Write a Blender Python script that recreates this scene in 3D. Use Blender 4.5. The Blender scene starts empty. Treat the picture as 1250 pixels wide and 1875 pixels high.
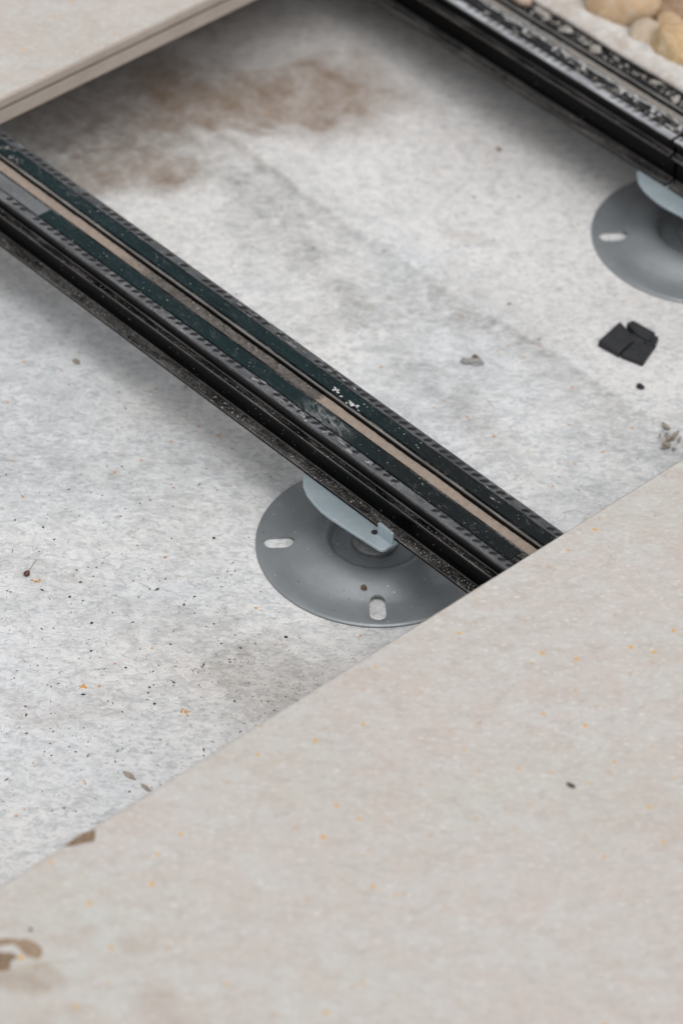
import bpy, bmesh, math, random
import numpy as np
from mathutils import Vector, Matrix

random.seed(7)
rng = np.random.default_rng(7)
scene = bpy.context.scene
COL = scene.collection

# ------------------------------------------------------------------ camera
cam_data = bpy.data.cameras.new('camera')
cam = bpy.data.objects.new('camera', cam_data)
COL.objects.link(cam)
RT = Vector((0.680868, 0.731449, 0.037429)).normalized()
UP = Vector((-0.508864, 0.435683, 0.742454)).normalized()
BK = RT.cross(UP).normalized()
m = Matrix.Identity(4)
for i in range(3):
    m[i][0], m[i][1], m[i][2] = RT[i], UP[i], BK[i]
m[0][3], m[1][3], m[2][3] = 1.19647, -1.22237, 1.56633
cam.matrix_world = m
cam_data.sensor_fit = 'VERTICAL'
cam_data.sensor_height = 36.0
cam_data.sensor_width = 24.0
cam_data.lens = 129.104
cam_data.clip_start = 0.05
cam_data.clip_end = 200.0
cam_data.dof.use_dof = True
cam_data.dof.focus_distance = 2.255
cam_data.dof.aperture_fstop = 5.6
scene.camera = cam

# ------------------------------------------------------------------ sky, sun, exposure (bright overcast)
SUN_EL, SUN_AZ = math.radians(66), math.radians(108)      # azimuth measured from +Y towards +X
world = bpy.data.worlds.new('World')
scene.world = world
world.use_nodes = True
wn, wl = world.node_tree.nodes, world.node_tree.links
wn.clear()
sky = wn.new('ShaderNodeTexSky')
sky.sky_type = 'NISHITA'
sky.sun_disc = False
sky.sun_elevation = SUN_EL
sky.sun_rotation = SUN_AZ
sky.air_density = 1.0
sky.dust_density = 4.0
hs = wn.new('ShaderNodeHueSaturation')
hs.inputs['Saturation'].default_value = 0.10          # cloud cover: nearly neutral sky light
bg = wn.new('ShaderNodeBackground')
bg.inputs['Strength'].default_value = 0.13
wo = wn.new('ShaderNodeOutputWorld')
wl.new(sky.outputs[0], hs.inputs['Color'])
wl.new(hs.outputs[0], bg.inputs['Color'])
wl.new(bg.outputs[0], wo.inputs['Surface'])

sun_data = bpy.data.lights.new('sun', 'SUN')
sun_data.energy = 1.0
sun_data.angle = math.radians(70)
sun_data.color = (1.0, 0.97, 0.93)
sun = bpy.data.objects.new('sun', sun_data)
COL.objects.link(sun)
sdir = Vector((math.sin(SUN_AZ) * math.cos(SUN_EL), math.cos(SUN_AZ) * math.cos(SUN_EL), math.sin(SUN_EL)))
sun.rotation_euler = sdir.to_track_quat('Z', 'Y').to_euler()

scene.view_settings.view_transform = 'Standard'
scene.view_settings.look = 'None'
scene.view_settings.gamma = 1.0
scene.view_settings.use_curve_mapping = False
scene.view_settings.exposure = 0.19

# ------------------------------------------------------------------ measured layout (metres)
ZT = 0.110           # top of the paving tiles
TT = 0.0201          # tile thickness
T = ZT - TT          # top of the joists
B = 0.0486           # underside of the joists
XF = 0.1482          # far edge of the near tile
XB = -0.4037         # near edge of the far tile
DY = 0.3903          # distance between the joists
P2 = (-0.0837, DY)   # second pedestal


# ------------------------------------------------------------------ helpers
def tag(o, label=None, cat=None, group=None, kind=None):
    if label: o['label'] = label
    if cat: o['category'] = cat
    if group: o['group'] = group
    if kind: o['kind'] = kind
    return o


def empty(name, loc=(0, 0, 0), rz=0.0):
    o = bpy.data.objects.new(name, None)
    o.empty_display_size = 0.02
    o.location = loc
    o.rotation_euler = (0, 0, rz)
    COL.objects.link(o)
    return o


def link(name, me, mat=None, parent=None, smooth=False):
    if mat is not None and not me.materials:
        me.materials.append(mat)
    if smooth:
        me.polygons.foreach_set('use_smooth', [True] * len(me.polygons))
    o = bpy.data.objects.new(name, me)
    COL.objects.link(o)
    if parent is not None:
        o.parent = parent
    return o


def from_bm(name, bm, mat=None, parent=None, smooth=False, recalc=True):
    if recalc:
        bmesh.ops.recalc_face_normals(bm, faces=bm.faces[:])
    me = bpy.data.meshes.new(name)
    bm.to_mesh(me)
    bm.free()
    return link(name, me, mat, parent, smooth)


def bevel(o, w, seg=2, ang=35):
    b = o.modifiers.new('bevel', 'BEVEL')
    b.width = w
    b.segments = seg
    b.limit_method = 'ANGLE'
    b.angle_limit = math.radians(ang)
    return o


def prism_x(bm, pts, x0, x1):
    """Closed (y, z) outline swept along x."""
    a = [bm.verts.new((x0, y, z)) for y, z in pts]
    b = [bm.verts.new((x1, y, z)) for y, z in pts]
    n = len(pts)
    for i in range(n):
        bm.faces.new((a[i], a[(i + 1) % n], b[(i + 1) % n], b[i]))
    bm.faces.new(a[::-1])
    bm.faces.new(b)


def prism_z(bm, pts, z0, z1):
    a = [bm.verts.new((x, y, z0)) for x, y in pts]
    b = [bm.verts.new((x, y, z1)) for x, y in pts]
    n = len(pts)
    for i in range(n):
        bm.faces.new((a[i], a[(i + 1) % n], b[(i + 1) % n], b[i]))
    bm.faces.new(a[::-1])
    bm.faces.new(b)


def box(bm, x0, x1, y0, y1, z0, z1):
    prism_z(bm, [(x0, y0), (x1, y0), (x1, y1), (x0, y1)], z0, z1)


_lat = rng.random((8, 256, 256))


def vnoise(x, y, s=0):
    """Lattice value noise in 0..1, vectorised."""
    xi, yi = np.floor(x).astype(int), np.floor(y).astype(int)
    fx, fy = x - xi, y - yi
    fx, fy = fx * fx * (3 - 2 * fx), fy * fy * (3 - 2 * fy)
    L = _lat[s % 8]
    g = lambda a, b: L[a % 256, b % 256]
    return ((g(xi, yi) * (1 - fx) + g(xi + 1, yi) * fx) * (1 - fy)
            + (g(xi, yi + 1) * (1 - fx) + g(xi + 1, yi + 1) * fx) * fy)


def fbm(x, y, s=0, octv=4):
    t, a, n = 0, 1.0, 0
    for k in range(octv):
        t = t + a * vnoise(x * 2 ** k + 17.3 * k, y * 2 ** k + 9.1 * k, s + k)
        n += a
        a *= 0.55
    return t / n


def sstep(a, b, x):
    t = np.clip((x - a) / (b - a), 0, 1)
    return t * t * (3 - 2 * t)


def grid_mesh(name, xs, ys, Z, attrs=None):
    nx, ny = len(xs), len(ys)
    X, Y = np.meshgrid(xs, ys, indexing='ij')
    co = np.stack([X, Y, Z], -1).reshape(-1, 3).astype(np.float32)
    idx = np.arange(nx * ny).reshape(nx, ny)
    q = np.stack([idx[:-1, :-1], idx[1:, :-1], idx[1:, 1:], idx[:-1, 1:]], -1).reshape(-1, 4)
    me = bpy.data.meshes.new(name)
    me.vertices.add(len(co))
    me.vertices.foreach_set('co', co.ravel())
    me.loops.add(q.size)
    me.loops.foreach_set('vertex_index', q.ravel().astype(np.int32))
    me.polygons.add(len(q))
    me.polygons.foreach_set('loop_start', np.arange(0, q.size, 4, dtype=np.int32))
    me.update(calc_edges=True)
    me.polygons.foreach_set('use_smooth', np.ones(len(q), bool))
    for k, v in (attrs or {}).items():
        at = me.attributes.new(k, 'FLOAT', 'POINT')
        at.data.foreach_set('value', np.asarray(v, np.float32).ravel())
    return me


class MB:
    """Many small pieces gathered into one mesh through numpy arrays."""
    def __init__(s):
        s.v, s.f, s.n = [], [], 0

    def add(s, verts, faces):
        s.v.extend(verts)
        s.f.extend([tuple(i + s.n for i in f) for f in faces])
        s.n += len(verts)

    def build(s, name, mat, parent=None, smooth=False):
        me = bpy.data.meshes.new(name)
        me.from_pydata(s.v, [], s.f)
        me.update()
        return link(name, me, mat, parent, smooth)


OCT_F = [(0, 2, 4), (2, 1, 4), (1, 3, 4), (3, 0, 4), (2, 0, 5), (1, 2, 5), (3, 1, 5), (0, 3, 5)]


def crumb(mb, x, y, z, r, flat=0.6, stretch=1.0):
    a = random.uniform(0, 6.28)
    c, s = math.cos(a), math.sin(a)
    vs = []
    for dx, dy, dz in ((1, 0, 0), (-1, 0, 0), (0, 1, 0), (0, -1, 0), (0, 0, 1), (0, 0, -1)):
        k = r * random.uniform(0.7, 1.2)
        ux, uy = dx * k * stretch, dy * k / stretch ** 0.5
        vs.append((x + c * ux - s * uy + random.uniform(-.2, .2) * r, y + s * ux + c * uy, z + dz * k * flat))
    mb.add(vs, OCT_F)


# ------------------------------------------------------------------ material helpers
class Mat:
    def __init__(s, name, rough=0.5, color=(0.5, 0.5, 0.5), metallic=0.0, spec=0.5):
        s.m = bpy.data.materials.new(name)
        s.m.use_nodes = True
        s.nt = s.m.node_tree
        s.b = s.nt.nodes['Principled BSDF']
        s.b.inputs['Roughness'].default_value = rough
        s.b.inputs['Base Color'].default_value = (*color, 1)
        s.b.inputs['Metallic'].default_value = metallic
        s.b.inputs['Specular IOR Level'].default_value = spec
        s._co = None

    def node(s, t, **kw):
        n = s.nt.nodes.new(t)
        for k, v in kw.items():
            setattr(n, k, v)
        return n

    def set(s, sock, v):
        if isinstance(v, bpy.types.NodeSocket):
            s.nt.links.new(v, sock)
        elif isinstance(v, (tuple, list)):
            sock.default_value = (*v, 1) if len(v) == 3 and sock.type == 'RGBA' else v
        else:
            sock.default_value = v

    def co(s):
        if s._co is None:
            s._co = s.node('ShaderNodeTexCoord').outputs['Object']
        return s._co

    def mapped(s, scale=(1, 1, 1), rot=(0, 0, 0), loc=(0, 0, 0), src=None):
        n = s.node('ShaderNodeMapping')
        s.set(n.inputs[0], src or s.co())
        n.inputs['Rotation'].default_value = rot
        n.inputs['Location'].default_value = loc
        k = s.node('ShaderNodeMapping')                # turned first, stretched afterwards
        s.set(k.inputs[0], n.outputs[0])
        k.inputs['Scale'].default_value = scale
        return k.outputs[0]

    def noise(s, scale, detail=4, rough=0.55, dist=0.0, vec=None, col=False):
        n = s.node('ShaderNodeTexNoise')
        s.set(n.inputs['Vector'], vec or s.co())
        n.inputs['Scale'].default_value = scale
        n.inputs['Detail'].default_value = detail
        n.inputs['Roughness'].default_value = rough
        n.inputs['Distortion'].default_value = dist
        return n.outputs['Color' if col else 'Fac']

    def ramp(s, f, stops):
        n = s.node('ShaderNodeValToRGB')
        s.set(n.inputs[0], f)
        e = n.color_ramp.elements
        while len(e) < len(stops):
            e.new(0.5)
        for el, (p, c) in zip(e, stops):
            el.position = p
            el.color = (c, c, c, 1) if isinstance(c, (int, float)) else (*c, 1)
        return n.outputs[0]

    def mr(s, f, a, b, c=0.0, d=1.0):
        n = s.node('ShaderNodeMapRange', clamp=True)
        s.set(n.inputs[0], f)
        for i, v in enumerate((a, b, c, d)):
            s.set(n.inputs[i + 1], v)
        return n.outputs[0]

    def math(s, op, a, b=0.0):
        n = s.node('ShaderNodeMath', operation=op)
        s.set(n.inputs[0], a)
        s.set(n.inputs[1], b)
        return n.outputs[0]

    def mix(s, f, a, b, mode='MIX'):
        n = s.node('ShaderNodeMix', data_type='RGBA', blend_type=mode)
        s.set(n.inputs[0], f)
        s.set(n.inputs[6], a)
        s.set(n.inputs[7], b)
        return n.outputs[2]

    def attr(s, name):
        return s.node('ShaderNodeAttribute', attribute_name=name).outputs['Fac']

    def xyz(s, i):
        n = s.node('ShaderNodeSeparateXYZ')
        s.set(n.inputs[0], s.co())
        return n.outputs[i]

    def specks(s, scale, keep, rad, vec=None, soft=0.5):
        """Sparse round spots: returns a mask; only a share `keep` of the cells carries one, each of its own size."""
        v = s.node('ShaderNodeTexVoronoi', feature='F1', voronoi_dimensions='2D')
        s.set(v.inputs['Vector'], vec or s.co())
        v.inputs['Scale'].default_value = scale
        sp = s.node('ShaderNodeSeparateColor')
        s.set(sp.inputs[0], v.outputs['Color'])
        on = s.math('LESS_THAN', sp.outputs[0], keep)
        r = s.mr(sp.outputs[1], 0, 1, rad * 0.35, rad)
        d = s.math('DIVIDE', v.outputs['Distance'], r)
        k = s.mr(d, soft * 0.5 + 0.25, 1.0, 1.0, 0.0)
        return s.math('MULTIPLY', k, on)

    def color(s, c):
        s.set(s.b.inputs['Base Color'], c)

    def rough(s, c):
        s.set(s.b.inputs['Roughness'], c)

    def bump(s, h, strength=0.3, dist=0.001):
        n = s.node('ShaderNodeBump')
        n.inputs['Strength'].default_value = strength
        n.inputs['Distance'].default_value = dist
        s.set(n.inputs['Height'], h)
        s.nt.links.new(n.outputs[0], s.b.inputs['Normal'])


# ---- geotextile fleece
def fleece_material(name, dirty=True):
    M = Mat(name, rough=0.95, spec=0.15)
    big = M.noise(5.5, 3, 0.5, 0.6)
    col = M.mix(M.mr(big, 0.38, 0.62), (0.695, 0.715, 0.735), (0.745, 0.735, 0.715))
    if dirty:
        col = M.mix(M.attr('warm'), col, (0.725, 0.71, 0.698))
    mot = M.noise(1.0, 6, 0.66, 1.0, M.mapped((60, 100, 60), (0, 0, -0.78)))
    wk = M.mr(M.attr('warm'), 0.0, 1.0, 0.46, 0.12) if dirty else 0.4
    col = M.mix(M.math('MULTIPLY', M.mr(mot, 0.52, 0.34, 0.0, 1.0), wk), col, (0.42, 0.44, 0.465))
    grime = M.noise(95, 5, 0.7, 0.6)
    col = M.mix(M.mr(grime, 0.50, 0.68, 0.0, 0.30), col, (0.36, 0.345, 0.32))
    # matted fibre: elongated blotches in two directions
    fib = M.noise(1.0, 5, 0.62, 1.2, M.mapped((140, 260, 200), (0, 0, -0.78)))
    col = M.mix(M.mr(fib, 0.36, 0.53, 0.75, 0.0), col, (0.40, 0.415, 0.435))
    fib2 = M.noise(1.0, 4, 0.6, 2.0, M.mapped((430, 800, 500), (0, 0, -0.70)))
    col = M.mix(M.mr(fib2, 0.34, 0.56, 0.45, 0.0), col, (0.46, 0.47, 0.485))
    fib3 = M.noise(1.0, 3, 0.6, 1.0, M.mapped((500, 1300, 500), (0, 0, -0.95)))
    col = M.mix(M.mr(fib3, 0.56, 0.72, 0.0, 0.5), col, (0.88, 0.88, 0.88))
    if not dirty:
        col = M.mix(M.mr(M.noise(55, 5, 0.65), 0.36, 0.64, 0.25, 0.90), col, (0.40, 0.345, 0.295))
    if dirty:
        n1 = M.noise(48, 6, 0.72, 0.3)
        n2 = M.noise(1.0, 5, 0.7, 0.6, M.mapped((130, 330, 260), (0, 0, -0.78)))
        d = M.math('MULTIPLY', M.attr('dirt'), M.math('ADD', M.mr(n1, 0.36, 0.62, 0.25, 0.75), M.mr(n2, 0.40, 0.62, -0.15, 0.35)))
        col = M.mix(d, col, (0.17, 0.17, 0.165))
        br = M.math('MULTIPLY', M.attr('brown'), M.math('ADD', M.mr(n1, 0.32, 0.62, 0.60, 0.85), M.mr(M.noise(210, 4, 0.6), 0.42, 0.62, -0.05, 0.10)))
        col = M.mix(br, col, (0.205, 0.142, 0.098))
        wob = M.math('MULTIPLY', M.noise(900, 2), 1.0)
        vec = M.node('ShaderNodeVectorMath', operation='ADD')
        M.set(vec.inputs[0], M.co())
        nv = M.node('ShaderNodeVectorMath', operation='SCALE')
        M.set(nv.inputs[0], M.noise(420, 3, col=True))
        nv.inputs['Scale'].default_value = 0.0022
        M.set(vec.inputs[1], nv.outputs[0])
        sp = M.specks(38, 0.40, 0.066, vec.outputs[0], 0.0)
        col = M.mix(M.math('MULTIPLY', sp, 0.75), col, (0.56, 0.26, 0.05))
        core = M.specks(38, 0.40, 0.028, vec.outputs[0], 0.0)
        col = M.mix(M.math('MULTIPLY', core, 0.8), col, (0.16, 0.06, 0.03))
        sp2 = M.specks(34, 0.22, 0.10, M.mapped((1, 1, 1), (0, 0, 0.5), (3, 1, 0), vec.outputs[0]), 0.0)
        col = M.mix(M.math('MULTIPLY', sp2, 0.42), col, (0.36, 0.31, 0.22))
        sp3 = M.specks(170, 0.22, 0.16, vec.outputs[0], 0.2)
        col = M.mix(M.math('MULTIPLY', sp3, 0.5), col, (0.20, 0.19, 0.18))
    M.color(col)
    h = M.math('ADD', M.math('MULTIPLY', fib, 1.0), M.math('MULTIPLY', fib2, 0.5))
    M.bump(h, 0.45, 0.0012)
    return M.m


# ---- porcelain paving
def tile_material():
    M = Mat('paving_stone', rough=0.62, spec=0.35)
    big = M.noise(7, 4, 0.55, 0.8)
    col = M.mix(M.mr(big, 0.36, 0.64), (0.462, 0.443, 0.405), (0.474, 0.418, 0.388))
    mid = M.noise(1.0, 5, 0.6, 1.0, M.mapped((42, 62, 50), (0, 0, -0.82)))
    col = M.mix(M.mr(mid, 0.38, 0.66, 0.0, 0.7), col, (0.485, 0.490, 0.478))
    mid2 = M.noise(1.0, 5, 0.6, 1.0, M.mapped((70, 130, 90), (0, 0, -0.82), (3, 5, 1)))
    col = M.mix(M.mr(mid2, 0.48, 0.68, 0.0, 0.75), col, (0.41, 0.372, 0.342))
    fine = M.noise(1.0, 4, 0.65, 0.8, M.mapped((240, 430, 400), (0, 0, -0.82)))
    col = M.mix(M.mr(fine, 0.54, 0.70, 0.0, 0.5), col, (0.66, 0.655, 0.645))
    col = M.mix(M.mr(fine, 0.45, 0.30, 0.0, 0.5), col, (0.37, 0.345, 0.32))
    fl = M.specks(150, 0.14, 0.26, M.mapped((0.7, 1.5, 1), (0, 0, -0.82)), 0.1)
    col = M.mix(M.math('MULTIPLY', fl, 0.45), col, (0.70, 0.695, 0.69))
    wv = M.node('ShaderNodeVectorMath', operation='ADD')
    M.set(wv.inputs[0], M.co())
    sc = M.node('ShaderNodeVectorMath', operation='SCALE')
    M.set(sc.inputs[0], M.noise(380, 3, col=True))
    sc.inputs['Scale'].default_value = 0.0025
    M.set(wv.inputs[1], sc.outputs[0])
    V = wv.outputs[0]
    s1 = M.specks(62, 0.30, 0.120, M.mapped((1, 1, 1), (0, 0, 0.3), (1, 2, 0), V), 0.0)
    col = M.mix(M.math('MULTIPLY', s1, 0.6), col, (0.45, 0.30, 0.17))
    s2 = M.specks(44, 0.30, 0.095, M.mapped((1, 1, 1), (0, 0, 1.1), (5, 2, 0), V), 0.0)
    col = M.mix(M.math('MULTIPLY', s2, 1.0), col, (0.60, 0.31, 0.03))
    s3 = M.specks(120, 0.08, 0.18, M.mapped((1, 1, 1), (0, 0, 0.6), (2, 7, 0), V), 0.1)
    col = M.mix(M.math('MULTIPLY', s3, 0.5), col, (0.30, 0.25, 0.22))
    n1 = M.noise(60, 5, 0.65, 0.5)
    st = M.math('MULTIPLY', M.attr('stain'), M.mr(n1, 0.30, 0.62, 0.35, 1.0))
    col = M.mix(st, col, (0.30, 0.225, 0.165))
    M.color(col)
    M.rough(M.mr(mid, 0.3, 0.7, 0.55, 0.72))
    M.bump(M.math('ADD', M.math('MULTIPLY', fine, 0.6), mid), 0.18, 0.0006)
    return M.m


def tile_side_material():
    M = Mat('paving_edge_shaded', rough=0.8, spec=0.25)
    n = M.noise(45, 5, 0.6)
    col = M.mix(M.mr(n, 0.35, 0.65), (0.34, 0.29, 0.25), (0.39, 0.34, 0.30))  # same stone as the face, with shade put into a darker edge colour
    f = M.noise(520, 3, 0.6)
    col = M.mix(M.mr(f, 0.35, 0.65, 0.0, 0.35), col, (0.34, 0.29, 0.25))
    s = M.specks(60, 0.16, 0.14, M.mapped((1, 1, 1), (0, 1.5708, 0)), 0.1)
    col = M.mix(M.math('MULTIPLY', s, 0.7), col, (0.36, 0.15, 0.05))
    M.color(col)
    M.bump(f, 0.2, 0.0004)
    return M.m


# ---- black aluminium
def black_metal(dusty=0.15, flange=1.0):
    M = Mat('black_anodised_aluminium', rough=0.3, spec=0.06)
    n = M.noise(1.0, 5, 0.65, 0.4, M.mapped((30, 240, 240)))
    n2 = M.noise(900, 3, 0.7)
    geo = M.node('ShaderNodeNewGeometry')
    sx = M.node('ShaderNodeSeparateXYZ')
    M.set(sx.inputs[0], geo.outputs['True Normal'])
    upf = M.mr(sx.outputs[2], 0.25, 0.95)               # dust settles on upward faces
    d = M.math('MULTIPLY', M.mr(n, 0.42, 0.75), M.mr(n2, 0.40, 0.62))
    d = M.math('MULTIPLY', d, M.math('ADD', M.math('MULTIPLY', upf, 0.95), 0.02))
    d = M.math('MULTIPLY', d, dusty * 4)
    fl_ = M.math('MULTIPLY', M.mr(M.xyz(2), 0.0560, 0.0530), upf)      # the bottom flange catches most of it
    d = M.math('ADD', d, M.math('MULTIPLY', fl_, M.mr(M.noise(1.0, 5, 0.75, 0.3, M.mapped((220, 600, 300))), 0.42, 0.68, 0.05 * flange, 0.60 * flange)))
    edge_hl = M.math('MULTIPLY', M.mr(sx.outputs[2], 0.25, 0.5), M.mr(sx.outputs[2], 0.93, 0.8))   # edge highlights on the arrises, put into the colour
    d = M.math('ADD', d, M.math('MULTIPLY', edge_hl, M.mr(n, 0.3, 0.7, 0.35, 1.0)))
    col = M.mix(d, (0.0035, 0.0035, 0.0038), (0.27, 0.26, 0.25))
    M.color(col)
    M.rough(M.mr(n, 0.3, 0.7, 0.22, 0.42))
    M.bump(n2, 0.05, 0.0003)
    return M.m


def pad_material(name, base, mud):
    """Smooth strip; `mud` = (x0, x1) where dried dirt grows from none to full."""
    M = Mat(name, rough=0.24, spec=0.22)
    n = M.noise(1.0, 5, 0.6, 0.5, M.mapped((25, 160, 100)))
    col = M.mix(M.mr(n, 0.35, 0.65), base, tuple(c * 1.5 + 0.002 for c in base))
    end_dark = M.mr(M.math('ADD', M.xyz(0), M.math('MULTIPLY', M.math('SUBTRACT', M.noise(30, 4), 0.5), 0.16)), -0.07, 0.05)
    col = M.mix(M.math('MULTIPLY', end_dark, 0.8), col, (0.0055, 0.0062, 0.0066))      # strip colour turns near black towards the near end
    lines = M.math('ABSOLUTE', M.math('SUBTRACT', M.noise(1.0, 2, 0.5, 2.5, M.mapped((55, 130, 60), (0, 0, 0.3), (7, 1, 0))), 0.5))
    lm = M.math('MULTIPLY', M.mr(lines, 0.010, 0.0, 0.0, 1.0), M.mr(M.noise(45, 3), 0.50, 0.62))
    col = M.mix(M.math('MULTIPLY', lm, 0.5), col, (0.16, 0.165, 0.165))
    scr = M.noise(1.0, 3, 0.7, 3.0, M.mapped((260, 1200, 300), (0, 0, 0.5)))
    col = M.mix(M.mr(scr, 0.60, 0.74, 0.0, 0.40), col, (0.12, 0.125, 0.125))
    scuff = M.noise(1.0, 4, 0.7, 1.0, M.mapped((70, 200, 100), (0, 0, 0.2), (4, 0, 0)))
    col = M.mix(M.mr(scuff, 0.60, 0.78, 0.0, 0.45), col, (0.15, 0.15, 0.15))
    fine = M.specks(430, 0.022, 0.3, None, 0.0)
    col = M.mix(M.math('MULTIPLY', fine, 0.7), col, (0.40, 0.40, 0.40))
    if mud:
        x = M.xyz(0)
        mm = M.mr(x, mud[0], mud[1])
        blot = M.noise(95, 5, 0.65, 0.8)
        k = M.math('MULTIPLY', mm, M.mr(blot, 0.57, 0.66))
        mc = M.mix(M.noise(400, 3), (0.30, 0.27, 0.24), (0.50, 0.47, 0.44))
        col = M.mix(M.math('MULTIPLY', k, 0.85), col, mc)
    if mud and mud[0] > -0.31:
        # one scraped place on the left strip
        ax = M.math('ABSOLUTE', M.math('ADD', M.xyz(0), 0.036))
        near = M.math('MULTIPLY', M.mr(ax, 0.026, 0.008), M.mr(M.xyz(1), -0.006, -0.009))
        smear = M.noise(1.0, 5, 0.7, 1.5, M.mapped((90, 260, 100), (0, 0, 0.35), (2, 3, 0)))
        k2 = M.math('MULTIPLY', near, M.mr(smear, 0.40, 0.60))
        col = M.mix(M.math('MULTIPLY', k2, 0.85), col, (0.20, 0.205, 0.21))
    M.color(col)
    M.rough(M.mr(scuff, 0.35, 0.75, 0.18, 0.5))
    M.bump(scr, 0.06, 0.0003)
    return M.m


def tread_material(name, pale):
    M = Mat(name, rough=0.55, spec=0.4)
    n = M.noise(1.0, 5, 0.65, 0.6, M.mapped((35, 130, 100)))
    n2 = M.noise(700, 3, 0.7)
    lo = tuple(c * pale for c in (0.055, 0.056, 0.06))
    hi = tuple(c * pale for c in (0.16, 0.165, 0.175))
    col = M.mix(M.mr(n, 0.32, 0.66), lo, hi)
    col = M.mix(M.mr(n2, 0.5, 0.75, 0.0, 0.4), col, tuple(min(0.7, c * 2.2) for c in hi))
    ln = M.math('ABSOLUTE', M.math('SUBTRACT', M.noise(1.0, 2, 0.5, 3.0, M.mapped((70, 200, 60), (0, 0, 0.4))), 0.5))
    lm = M.math('MULTIPLY', M.mr(ln, 0.022, 0.0, 0.0, 1.0), M.mr(M.noise(26, 3), 0.50, 0.60))
    col = M.mix(M.math('MULTIPLY', lm, 0.8), col, (0.34, 0.345, 0.35))
    M.color(col)
    M.bump(n2, 0.15, 0.0003)
    return M.m


def simple(name, c0, c1, rough, scale=120, metallic=0.0, spec=0.5, bump=0.1, fine=900):
    M = Mat(name, rough=rough, metallic=metallic, spec=spec)
    n = M.noise(scale, 5, 0.62, 0.5)
    col = M.mix(M.mr(n, 0.33, 0.67), c0, c1)
    f = M.noise(fine, 3, 0.65)
    col = M.mix(M.mr(f, 0.35, 0.65, 0.0, 0.25), col, tuple(c * 0.6 for c in c0))
    M.color(col)
    if bump:
        M.bump(M.math('ADD', n, M.math('MULTIPLY', f, 0.4)), bump, 0.0006)
    return M.m


def disc_material():
    M = Mat('grey_galvanised_steel', rough=0.33, metallic=0.35, spec=0.6)
    n = M.noise(22, 4, 0.6, 0.6)
    col = M.mix(M.mr(n, 0.35, 0.65), (0.225, 0.248, 0.265), (0.295, 0.315, 0.328))
    n2 = M.noise(240, 4, 0.65)
    col = M.mix(M.mr(n2, 0.45, 0.7, 0.0, 0.3), col, (0.27, 0.265, 0.25))
    s = M.specks(210, 0.09, 0.17, None, 0.3)
    col = M.mix(M.math('MULTIPLY', s, 0.8), col, (0.62, 0.62, 0.62))
    s2 = M.specks(160, 0.06, 0.13, M.mapped((1, 1, 1), (0, 0, 0.4), (1, 1, 0)), 0.3)
    col = M.mix(M.math('MULTIPLY', s2, 0.8), col, (0.05, 0.04, 0.035))
    M.color(col)
    M.rough(M.mr(n2, 0.3, 0.7, 0.36, 0.52))
    M.bump(n2, 0.04, 0.0003)
    return M.m


MAT = {}
MAT['fleece'] = fleece_material('geotextile_fleece')
MAT['fleece_edge'] = fleece_material('geotextile_fleece_clean', dirty=False)
MAT['tile'] = tile_material()
MAT['tile_side'] = tile_side_material()
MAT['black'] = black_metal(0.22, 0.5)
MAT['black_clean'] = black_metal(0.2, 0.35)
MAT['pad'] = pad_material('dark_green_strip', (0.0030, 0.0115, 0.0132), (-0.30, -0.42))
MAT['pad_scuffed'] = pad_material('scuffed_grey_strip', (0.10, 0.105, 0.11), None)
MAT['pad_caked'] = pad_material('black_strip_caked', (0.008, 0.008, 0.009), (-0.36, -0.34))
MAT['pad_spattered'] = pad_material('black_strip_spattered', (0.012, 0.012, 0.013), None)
MAT['tread'] = tread_material('dusty_tread', 0.75)
MAT['tread_dark'] = tread_material('dark_tread', 0.50)
MAT['tread_pale'] = tread_material('whitened_tread', 2.6)
MAT['rib_pale'] = simple('tread_rib_dusty', (0.05, 0.05, 0.053), (0.17, 0.17, 0.175), 0.6, 200, spec=0.3)
MAT['rib'] = simple('tread_rib_black', (0.006, 0.006, 0.007), (0.022, 0.022, 0.024), 0.5, 300, spec=0.3)
MAT['zinc'] = simple('zinc_plated_steel', (0.36, 0.44, 0.48), (0.44, 0.515, 0.55), 0.36, 60, metallic=0.3, bump=0.03)
MAT['nut'] = simple('dull_zinc', (0.20, 0.205, 0.205), (0.32, 0.32, 0.31), 0.45, 120, metallic=0.5, bump=0.03)
MAT['disc'] = disc_material()
MAT['rubber'] = simple('black_rubber', (0.020, 0.021, 0.024), (0.034, 0.035, 0.039), 0.62, 160, spec=0.35, bump=0.12)
MAT['grit'] = simple('dark_grit', (0.02, 0.017, 0.015), (0.06, 0.05, 0.045), 0.85, 80, bump=0)
MAT['grit_brown'] = simple('brown_grit', (0.10, 0.07, 0.045), (0.18, 0.13, 0.09), 0.9, 80, bump=0)
MAT['dust'] = simple('pale_dust', (0.34, 0.33, 0.32), (0.58, 0.57, 0.55), 0.9, 300, bump=0)
MAT['mortar'] = simple('grey_mortar', (0.26, 0.24, 0.22), (0.42, 0.39, 0.36), 0.92, 130, bump=0.4)
MAT['lump'] = simple('grey_lump', (0.20, 0.20, 0.195), (0.42, 0.42, 0.41), 0.8, 130, bump=0.4)
MAT['leaf'] = simple('dry_leaf', (0.16, 0.105, 0.065), (0.27, 0.19, 0.13), 0.85, 260, bump=0.4)
MAT['clod'] = simple('pinkish_clod', (0.36, 0.25, 0.19), (0.52, 0.40, 0.33), 0.9, 130, bump=0.4)
MAT['leaf_tan'] = simple('tan_leaf', (0.25, 0.175, 0.115), (0.36, 0.27, 0.19), 0.85, 160, bump=0.2)
MAT['leaf_grey'] = simple('grey_leaf', (0.25, 0.205, 0.16), (0.42, 0.36, 0.30), 0.85, 260, bump=0.4)
MAT['seed'] = simple('brown_seed', (0.07, 0.028, 0.018), (0.12, 0.05, 0.03), 0.5, 300)
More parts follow.
